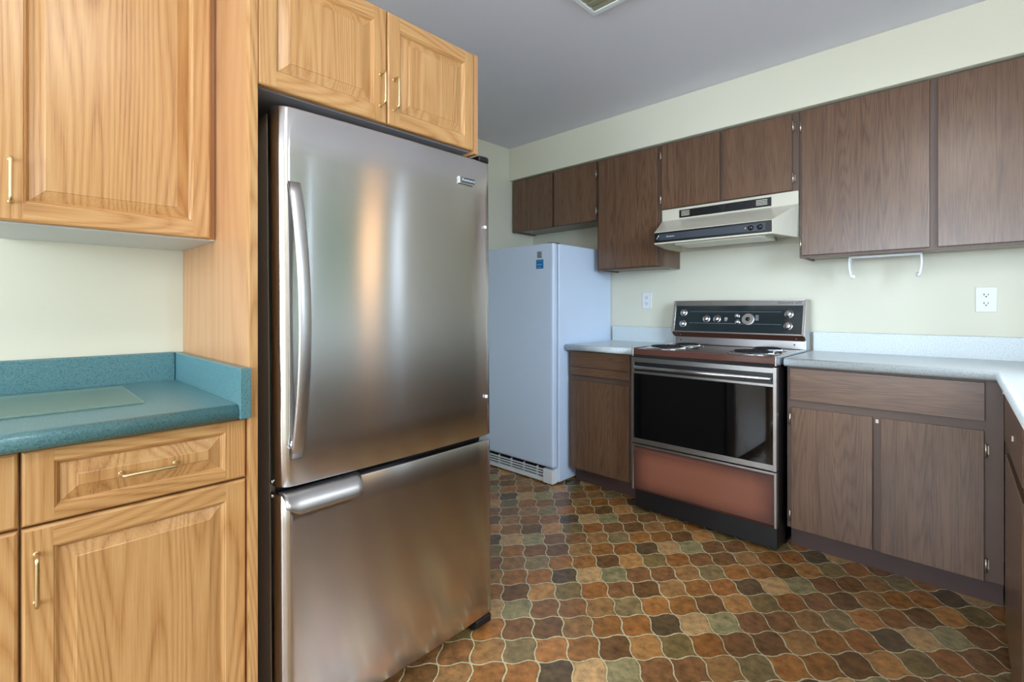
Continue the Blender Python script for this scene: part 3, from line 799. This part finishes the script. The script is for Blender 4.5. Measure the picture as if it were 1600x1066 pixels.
# oven door: frame, top band, handle, glass
def xz(m, x0, x1, z0, z1, y0, y1, mi=0): m.box(x0, x1, y0, y1, z0, z1, mi)
m = MB(); m.box(SX0+0.004, SX1-0.004, SF+0.006, 2.461, 0.389, 0.856); od = m.build('oven_door', black_pl, st)
m = MB()
xz(m, SX0, SX0+0.013, 0.386, 0.858, SF, 2.458); xz(m, SX1-0.013, SX1, 0.386, 0.858, SF, 2.458)
xz(m, SX0+0.013, SX1-0.013, 0.833, 0.858, SF, 2.458)
xz(m, SX0+0.013, SX1-0.013, 0.770, 0.784, SF, 2.44)
xz(m, SX0+0.013, SX1-0.013, 0.386, 0.413, SF, 2.458)
m.build('door_frame', steel_trim, od, 0.002)
m = MB(); xz(m, SX0+0.013, SX1-0.013, 0.413, 0.770, SF+0.003, SF+0.007); m.build('oven_window', glass_blk, od)
m = MB(); m.tube([(SX0+0.022, SF-0.012, 0.806), (SX1-0.022, SF-0.012, 0.806)], 0.0105, 16)
hh = m.build('oven_handle', brushed_trim, od)
for x in (SX0+0.030, SX1-0.030): m = MB(); m.box(x-0.009, x+0.009, SF-0.008, SF+0.010, 0.799, 0.813); m.build('handle_mount', chrome, hh, 0.002)
# storage drawer
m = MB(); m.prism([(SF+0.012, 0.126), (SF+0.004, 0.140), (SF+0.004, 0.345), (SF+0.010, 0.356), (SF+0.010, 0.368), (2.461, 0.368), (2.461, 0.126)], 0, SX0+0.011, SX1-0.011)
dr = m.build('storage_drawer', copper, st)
m = MB(); xz(m, SX0, SX0+0.011, 0.126, 0.380, SF, 2.455); xz(m, SX1-0.011, SX1, 0.126, 0.380, SF, 2.455); xz(m, SX0+0.011, SX1-0.011, 0.3685, 0.380, SF, 2.455)
m.build('drawer_frame', steel_trim, dr, 0.002)
# backguard
m = MB()
BG = [(3.045, 0.908), (2.962, 0.908), (2.962, 0.954), (2.928, 0.982), (2.972, 1.172), (3.045, 1.172)]
m.prism(BG, 0, SX0+0.006, SX1-0.006)
bg = m.build('backguard', copper_top, st)
m = MB()
m.prism([(3.05, 0.905), (2.955, 0.905), (2.955, 0.957), (2.918, 0.982), (2.965, 1.178), (3.05, 1.178)], 0, SX0-0.001, SX0+0.0065)
m.prism([(3.05, 0.905), (2.955, 0.905), (2.955, 0.957), (2.918, 0.982), (2.965, 1.178), (3.05, 1.178)], 0, SX1-0.0065, SX1+0.001)
m.box(SX0+0.0065, SX1-0.0065, 2.956, 2.9625, 0.910, 0.953)
m.box(SX0+0.0065, SX1-0.0065, 2.968, 3.047, 1.1725, 1.1775)
m.build('backguard_trim', brushed_trim, bg, 0.001)
def bgp(s, z, out=0.0):
    """point on the tilted panel: x position s, height z"""
    y = 2.928 + (z-0.982)/(1.172-0.982)*(2.972-2.928); nrm = Vector((0, -0.974, 0.2256))
    return Vector((s, y, z)) + nrm*out
def panel_quad(m, x0, x1, z0, z1, o0, o1, mi=0):
    vs = [bgp(x, z, o) for o in (o0, o1) for x, z in ((x0, z0), (x1, z0), (x1, z1), (x0, z1))]
    m.add(vs, [(0, 3, 2, 1), (4, 5, 6, 7), (0, 1, 5, 4), (1, 2, 6, 5), (2, 3, 7, 6), (3, 0, 4, 7)], mi)
m = MB(); panel_quad(m, SX0+0.0065, SX1-0.0065, 1.145, 1.172, 0, 0.004); panel_quad(m, SX0+0.0065, SX1-0.0065, 0.983, 0.990, 0, 0.006)
m.build('panel_trim', brushed_trim, bg, 0.001)
m = MB(); panel_quad(m, SX0+0.014, SX1-0.014, 0.990, 1.145, 0.0002, 0.003); pg = m.build('control_panel', panel_glass, bg)
for x in (SX0+0.0065, SX1-0.014): m = MB(); panel_quad(m, x, x+0.0075, 0.990, 1.145, 0.0, 0.007); m.build('panel_side_trim', chrome, bg, 0.001)
m = MB(); # thin printed lines
for z in (1.040, 1.109): panel_quad(m, SX0+0.105, SX1-0.115, z, z+0.0010, 0.0030, 0.0033)
panel_quad(m, -1.075, -1.058, 1.062, 1.076, 0.0030, 0.0034); panel_quad(m, -1.075, -1.060, 1.055, 1.059, 0.0030, 0.0034)
for k in range(4): panel_quad(m, -0.905, -0.888, 1.062+k*0.008, 1.066+k*0.008, 0.0030, 0.0034)
m.build('panel_print', grey_st, pg)
nrm = (0, -0.974, 0.2256)
def knob(x, z, r, kind=0):
    c0 = bgp(x, z, 0.003); m = MB()
    m.lathe(c0, nrm, [(r, 0), (r, 0.002), (r*0.93, 0.0035), (r*0.80, 0.0035), (r*0.72, 0.006), (r*0.66, 0.014), (r*0.55, 0.016), (r*.1, 0.0165)], 28)
    # grip bar across the knob
    N = Vector(nrm); U = Vector((0, 0.2256, 0.974))*r*0.62; S = Vector((1, 0, 0))*r*0.16
    A = c0 + N*0.012; B = c0 + N*0.021
    vs = [A-U-S, A-U+S, A+U+S, A+U-S, B-U-S, B-U+S, B+U+S, B+U-S]
    m.add(vs, [(0, 3, 2, 1), (4, 5, 6, 7), (0, 1, 5, 4), (1, 2, 6, 5), (2, 3, 7, 6), (3, 0, 4, 7)])
    return m.build('knob', chrome, pg)
for x, z in ((-1.325, 1.103), (-1.325, 1.035), (-1.181, 1.067), (-1.118, 1.067), (-0.736, 1.098), (-0.737, 1.033)): knob(x, z, 0.023)
for x, z in ((-1.004, 1.086), (-1.000, 1.050)): knob(x, z, 0.015)
m = MB(); c0 = bgp(-0.944, 1.067, 0.003)
m.lathe(c0, nrm, [(0.035, 0), (0.035, 0.003), (0.031, 0.005), (0.026, 0.004)], 36, 0); m.lathe(c0 + Vector(nrm)*0.002, nrm, [(0.0255, 0), (0.0255, 0.0015), (0.012, 0.002), (0.011, 0.008), (0.001, 0.009)], 32, 1)
ck = m.build('timer_dial', [brushed_trim, black_pl], pg)
text(None, 'Futuramic 600', 0.020, frame_M(bgp(-0.738, 1.1595, 0.0042), (1, 0, 0), (0, 0.2256, 0.974)), dgrey, bg, 'script_lettering', shear=0.35)
for x in (SX0+0.045, SX1-0.055): m = MB(); m.lathe((x, 2.9565, 0.933), (0, -1, 0), [(0.005, 0), (0.004, 0.002), (0.001, 0.003)], 12); m.build('screw', dgrey, bg)
for x in (SX0+0.045, SX1-0.045): m = MB(); m.lathe((x, 2.950, 0.966), (0, -0.6, -0.8), [(0.004, 0), (0.003, 0.003), (0.001, 0.004)], 12); m.build('cap_screw', chrome, bg)

# ------------------------------------------------------------------ range hood
hz0, hz1 = 1.498, 1.7365
hood = thing('range_hood', (-1.035, 2.85, hz0), 'almond range hood with black control strip fixed under the short cabinet above the stove', 'range hood')
xa0, xa1 = -1.4105, -0.6625; xb0, xb1 = -1.345, -0.722; yb_, yf_, yw = 2.832, 2.604, 3.088
T1 = [(xa0, yb_, hz1), (xa1, yb_, hz1)]; T2 = [(xa0, yb_, 1.668), (xa1, yb_, 1.668)]
m = MB()
m.add([(xa0, yb_, hz1), (xa1, yb_, hz1), (xa1, yb_, 1.668), (xa0, yb_, 1.668)], [(0, 1, 2, 3)])               # upper band
L1, L2, L3, L4 = (-1.300, yb_, 1.668), (-0.775, yb_, 1.668), (-0.775+0.015, yf_, 1.566), (-1.300-0.012, yf_, 1.566)
m.add([L1, L2, (xb1-0.035, yf_, 1.566), (xb0+0.035, yf_, 1.566)], [(0, 1, 2, 3)])                              # slope
m.add([T2[0], L1, (xb0+0.035, yf_, 1.566), (xb0, yf_, 1.566)], [(0, 1, 2, 3)])
m.add([L2, T2[1], (xb1, yf_, 1.566), (xb1-0.035, yf_, 1.566)], [(0, 1, 2, 3)])
m.add([(xb0, yf_, 1.566), (xb1, yf_, 1.566), (xb1, yf_, hz0), (xb0, yf_, hz0)], [(0, 1, 2, 3)])               # front
ys = 2.86
m.add([T2[1], (xa1, ys, 1.668), (xa1, ys, hz0), (xb1, yf_, hz0), (xb1, yf_, 1.566)], [(0, 1, 2), (0, 2, 3, 4)])
m.add([T2[0], (xa0, ys, 1.668), (xa0, ys, hz0), (xb0, yf_, hz0), (xb0, yf_, 1.566)], [(0, 1, 2), (0, 2, 3, 4)])
for x in (xa0, xa1):
    m.add([(x, ys, hz0), (x, yw, hz0), (x, yw, hz1), (x, yb_, hz1), (x, yb_, 1.668), (x, ys, 1.668)], [(0, 1, 2, 3, 4, 5)])
m.add([(xa0, yb_, hz1), (xa1, yb_, hz1), (xa1, yw, hz1), (xa0, yw, hz1)], [(0, 1, 2, 3)])
m.add([(xa0, yw, hz0), (xa1, yw, hz0), (xa1, yw, hz1), (xa0, yw, hz1)], [(0, 1, 2, 3)])
# bottom rim then recessed pan
O1 = [(xb0, yf_), (xb1, yf_), (xa1, ys), (xa1, yw), (xa0, yw), (xa0, ys)]
I1 = [(xb0+.018, yf_+.014), (xb1-.018, yf_+.014), (xa1-.014, ys+.01), (xa1-.014, yw-.014), (xa0+.014, yw-.014), (xa0+.014, ys+.01)]
for k in range(6):
    k2 = (k+1) % 6
    m.add([(*O1[k], hz0), (*O1[k2], hz0), (*I1[k2], hz0), (*I1[k], hz0)], [(0, 1, 2, 3)])
    m.add([(*I1[k], hz0), (*I1[k2], hz0), (*I1[k2], hz0+0.035), (*I1[k], hz0+0.035)], [(0, 1, 2, 3)])
m.add([(*p, hz0+0.035) for p in I1], [tuple(range(6))])
m.build('shell', almond, hood)
m = MB(); m.box(xb0+0.002, xb1-0.002, yf_-0.006, yf_, 1.506, 1.563); cs = m.build('control_strip', black_pl, hood, 0.002)
m = MB(); m.box(xb0+0.03, xb1-0.03, yf_-0.0068, yf_-0.006, 1.517, 1.553); m.build('strip_inlay', dgrey, cs)
for x in (-0.800, -0.756):
    m = MB(); m.lathe((x-0.02, yf_-0.0066, 1.5345), (0, -1, 0), [(0.0135, 0), (0.0135, 0.003), (0.011, 0.011), (0.003, 0.012)], 20); m.box(x-0.0225, x-0.0175, yf_-0.022, yf_-0.017, 1.526, 1.543); m.build('control_knob', black_pl, cs)
m = MB(); m.lathe((-0.845, yf_-0.0066, 1.5345), (0, -1, 0), [(0.004, 0), (0.003, 0.002), (0.001, 0.003)], 12); m.build('indicator', print_w, cs)
text(None, 'Kenmore', 0.012, frame_M((-1.245, yf_-0.0072, 1.536), (1, 0, 0), (0, 0, 1)), print_w, cs, 'strip_lettering')
m = MB()
M_ = [(-1.325, 1.525), (-1.315, 1.545)]
m.tube([(-1.328, yf_-0.0075, 1.524), (-1.314, yf_-0.0075, 1.547)], 0.0022, 8); m.lathe((-1.326, yf_-0.0066, 1.528), (0, -1, 0), [(0.004, 0), (0.003, 0.003), (0.001, 0.004)], 10)
m.lathe((-1.316, yf_-0.0066, 1.543), (0, -1, 0), [(0.004, 0), (0.003, 0.003), (0.001, 0.004)], 10); m.build('strip_emblem', chrome, cs)
m = MB(); m.box(-1.300, -0.790, yb_-0.0025, yb_+0.0005, 1.676, 1.723, 0)
m.box(-1.290, -1.058, yb_-0.006, yb_-0.0025, 1.6805, 1.6835, 0); 
for a, b_ in ((-1.262, -1.062), (-1.028, -0.828)):
    for k in range(5): m.box(a, b_, yb_-0.006, yb_-0.0025, 1.683+k*0.0082, 1.6865+k*0.0082, 0)
for a, b_ in ((-1.285, -1.235), (-0.865, -0.808)):
    for k in range(4): m.box(a, b_, yb_-0.0066, yb_-0.0058, 1.6865+k*0.0082, 1.690+k*0.0082, 1)
m.build('vent_grille', [black_pl, almond], hood)
m = MB(); m.prism([(-1.25, 2.66), (-0.80, 2.66), (-0.78, 2.70), (-0.78, 2.86), (-1.25, 2.86)], 2, hz0-0.006, hz0+0.034); m.build('light_lens', lens_m, hood, 0.006, 3)
m = MB(); m.box(-1.25, -0.82, 2.875, 3.04, hz0+0.014, hz0+0.034); m.build('filter', steel_trim, hood, 0.002)

# ------------------------------------------------------------------ small things
m = MB()
th = thing('paper_towel_holder', (-0.32, 2.945, 1.38), 'empty white paper towel holder under the big brown wall cabinet', 'paper towel holder')
m = MB(); m.prism([(-0.462, 2.925), (-0.440, 2.92), (-0.205, 2.92), (-0.180, 2.925), (-0.180, 2.965), (-0.205, 2.972), (-0.440, 2.972), (-0.462, 2.965)], 2, 1.3795, 1.3875)
m.build('mount_bar', white_pl, th, 0.002)
for s, xe in ((-1, -0.458), (1, -0.184)):
    m = MB(); K = 10; rows = []
    for k in range(K+1):
        t = k/K; z = 1.381 - 0.108*t; x = xe + s*(0.004*math.sin(t*math.pi)) - s*0.012*t**2
        hw = 0.026 - 0.009*math.sin(t*math.pi*0.8); hw = hw if k < K else 0.006
        rows.append([(x-0.004, 2.945-hw, z), (x+0.004, 2.945-hw, z), (x+0.004, 2.945+hw, z), (x-0.004, 2.945+hw, z)])
    m.add([v for r_ in rows for v in r_], [(a*4+i, a*4+(i+1) % 4, (a+1)*4+(i+1) % 4, (a+1)*4+i) for a in range(K) for i in range(4)], 0)
    m.add(rows[0], [(0, 1, 2, 3)]); m.add(rows[-1], [(3, 2, 1, 0)])
    xx = xe - s*0.008
    m.lathe((xx, 2.945, 1.288), (-s, 0, 0), [(0.011, 0), (0.011, 0.006), (0.008, 0.012), (0.002, 0.013)], 16)
    m.build('arm', white_pl, th, 0.001)

def outlet(x, z, label):
    o = thing('electrical_outlet', (x, 3.09, z-0.057), label, 'outlet', 'white duplex outlets on the stove wall')
    m = MB(); m.box(x-0.0355, x+0.0355, 3.084, 3.0898, z-0.057, z+0.057); pl = m.build('cover_plate', white_pl, o, 0.0025, 3)
    for dz in (0.0195, -0.0195):
        m = MB(); pts = []
        for k in range(24):
            a = 2*math.pi*k/24; pts.append((x+max(-0.0165, min(0.0165, 0.0175*math.cos(a)*1.05)), z+dz+max(-0.013, min(0.013, 0.0165*math.sin(a)))))
        m.prism(pts, 1, 3.0825, 3.0845); rc = m.build('receptacle', white_pl, o, 0.0005)
        m = MB()
        m.box(x-0.0080, x-0.0055, 3.0818, 3.083, z+dz-0.001, z+dz+0.008); m.box(x+0.0055, x+0.0078, 3.0818, 3.083, z+dz-0.0005, z+dz+0.007)
        m.lathe((x, 3.083, z+dz-0.0065), (0, -1, 0), [(0.0028, 0), (0.0028, 0.0012)], 12)
        m.build('slots', dark_gap, rc)
outlet(0.032, 1.170, 'white electrical outlet on the cream wall above the long grey countertop')
outlet(-1.650, 1.184, 'white electrical outlet on the cream wall between the white freezer and the stove')

v = thing('ceiling_vent', (-1.0, 1.58, 2.385), 'white framed ceiling vent at the top edge of the photo', 'vent')
m = MB(); a0, a1, b0, b1 = -1.190, -0.83, 1.40, 1.758
fz0, fz1 = 2.382, 2.3998
m.box(a0, a1, b0, b0+0.024, fz0, fz1); m.box(a0, a1, b1-0.024, b1, fz0, fz1); m.box(a0, a0+0.020, b0+0.024, b1-0.024, fz0, fz1); m.box(a1-0.024, a1, b0+0.024, b1-0.024, fz0, fz1)
m.build('frame', white_pl, v, 0.003)
m = MB(); m.box(a0+0.018, a1-0.022, b0+0.022, b1-0.022, 2.392, 2.3995)
for k in range(8): yy = b0+0.035+k*0.04; m.box(a0+0.02, a1-0.024, yy, yy+0.026, 2.388, 2.393)
m.build('grille', olive_m, v)

# window dressing and the garden beyond, which the steel fridge mirrors
m = MB(); N = 40; top = []
for k in range(N+1):
    y = 1.70 + 0.20*k/N; x = 0.675 + 0.010*math.sin(k*1.3)
    top += [(x, y, 1.02), (x, y, 2.06)]
m.add(top, [(2*k, 2*k+2, 2*k+3, 2*k+1) for k in range(N)], 0, True)
cu = m.build('curtain', curtain_m); so = cu.modifiers.new('cloth', 'SOLIDIFY'); so.thickness = 0.002
tag(cu, 'tan pleated curtain hanging at the sink window of the right wall', 'curtain')
m = MB(); N = 30
for i in range(N+1):
    for j in range(13):
        m.v.append((2.9 + 0.22*math.sin(i*2.1+j*1.7)*math.cos(i*0.9-j*2.3), -1.5+7.0*i/N, 0.0+3.6*j/12))
for i in range(N):
    for j in range(12):
        m.f.append([i*13+j, (i+1)*13+j, (i+1)*13+j+1, i*13+j+1]); m.mi.append(0); m.sm.append(True)
hg = m.build('hedge', hedge_m); so = hg.modifiers.new('body', 'SOLIDIFY'); so.thickness = 0.4; so.offset = -1  # unseen hedge, raised to block the sky from the fridge reflection
tag(hg, 'green hedge in the garden beyond the sink window', 'hedge')

# ceiling lamp above the camera
lp = thing('ceiling_lamp', (-0.10, 0.12, 2.28), 'round frosted dome lamp on the kitchen ceiling', 'lamp')
m = MB(); m.lathe((-0.10, 0.12, 2.3998), (0, 0, -1), [(0.175, 0), (0.175, 0.012), (0.16, 0.02)], 40); m.build('lamp_base', white_pl, lp)
m = MB(); m.lathe((-0.10, 0.12, 2.379), (0, 0, -1), [(0.165, 0), (0.166, 0.02), (0.15, 0.045), (0.11, 0.068), (0.06, 0.082), (0.002, 0.087)], 40)
lt = NT('lit_lamp_glass'); lt.b.inputs['Base Color'].default_value = (.9, .9, .88, 1)
lt.b.inputs['Emission Color'].default_value = (1.0, 0.94, 0.86, 1); lt.b.inputs['Emission Strength'].default_value = LAMP
m.build('lamp_shade', lt.m, lp)
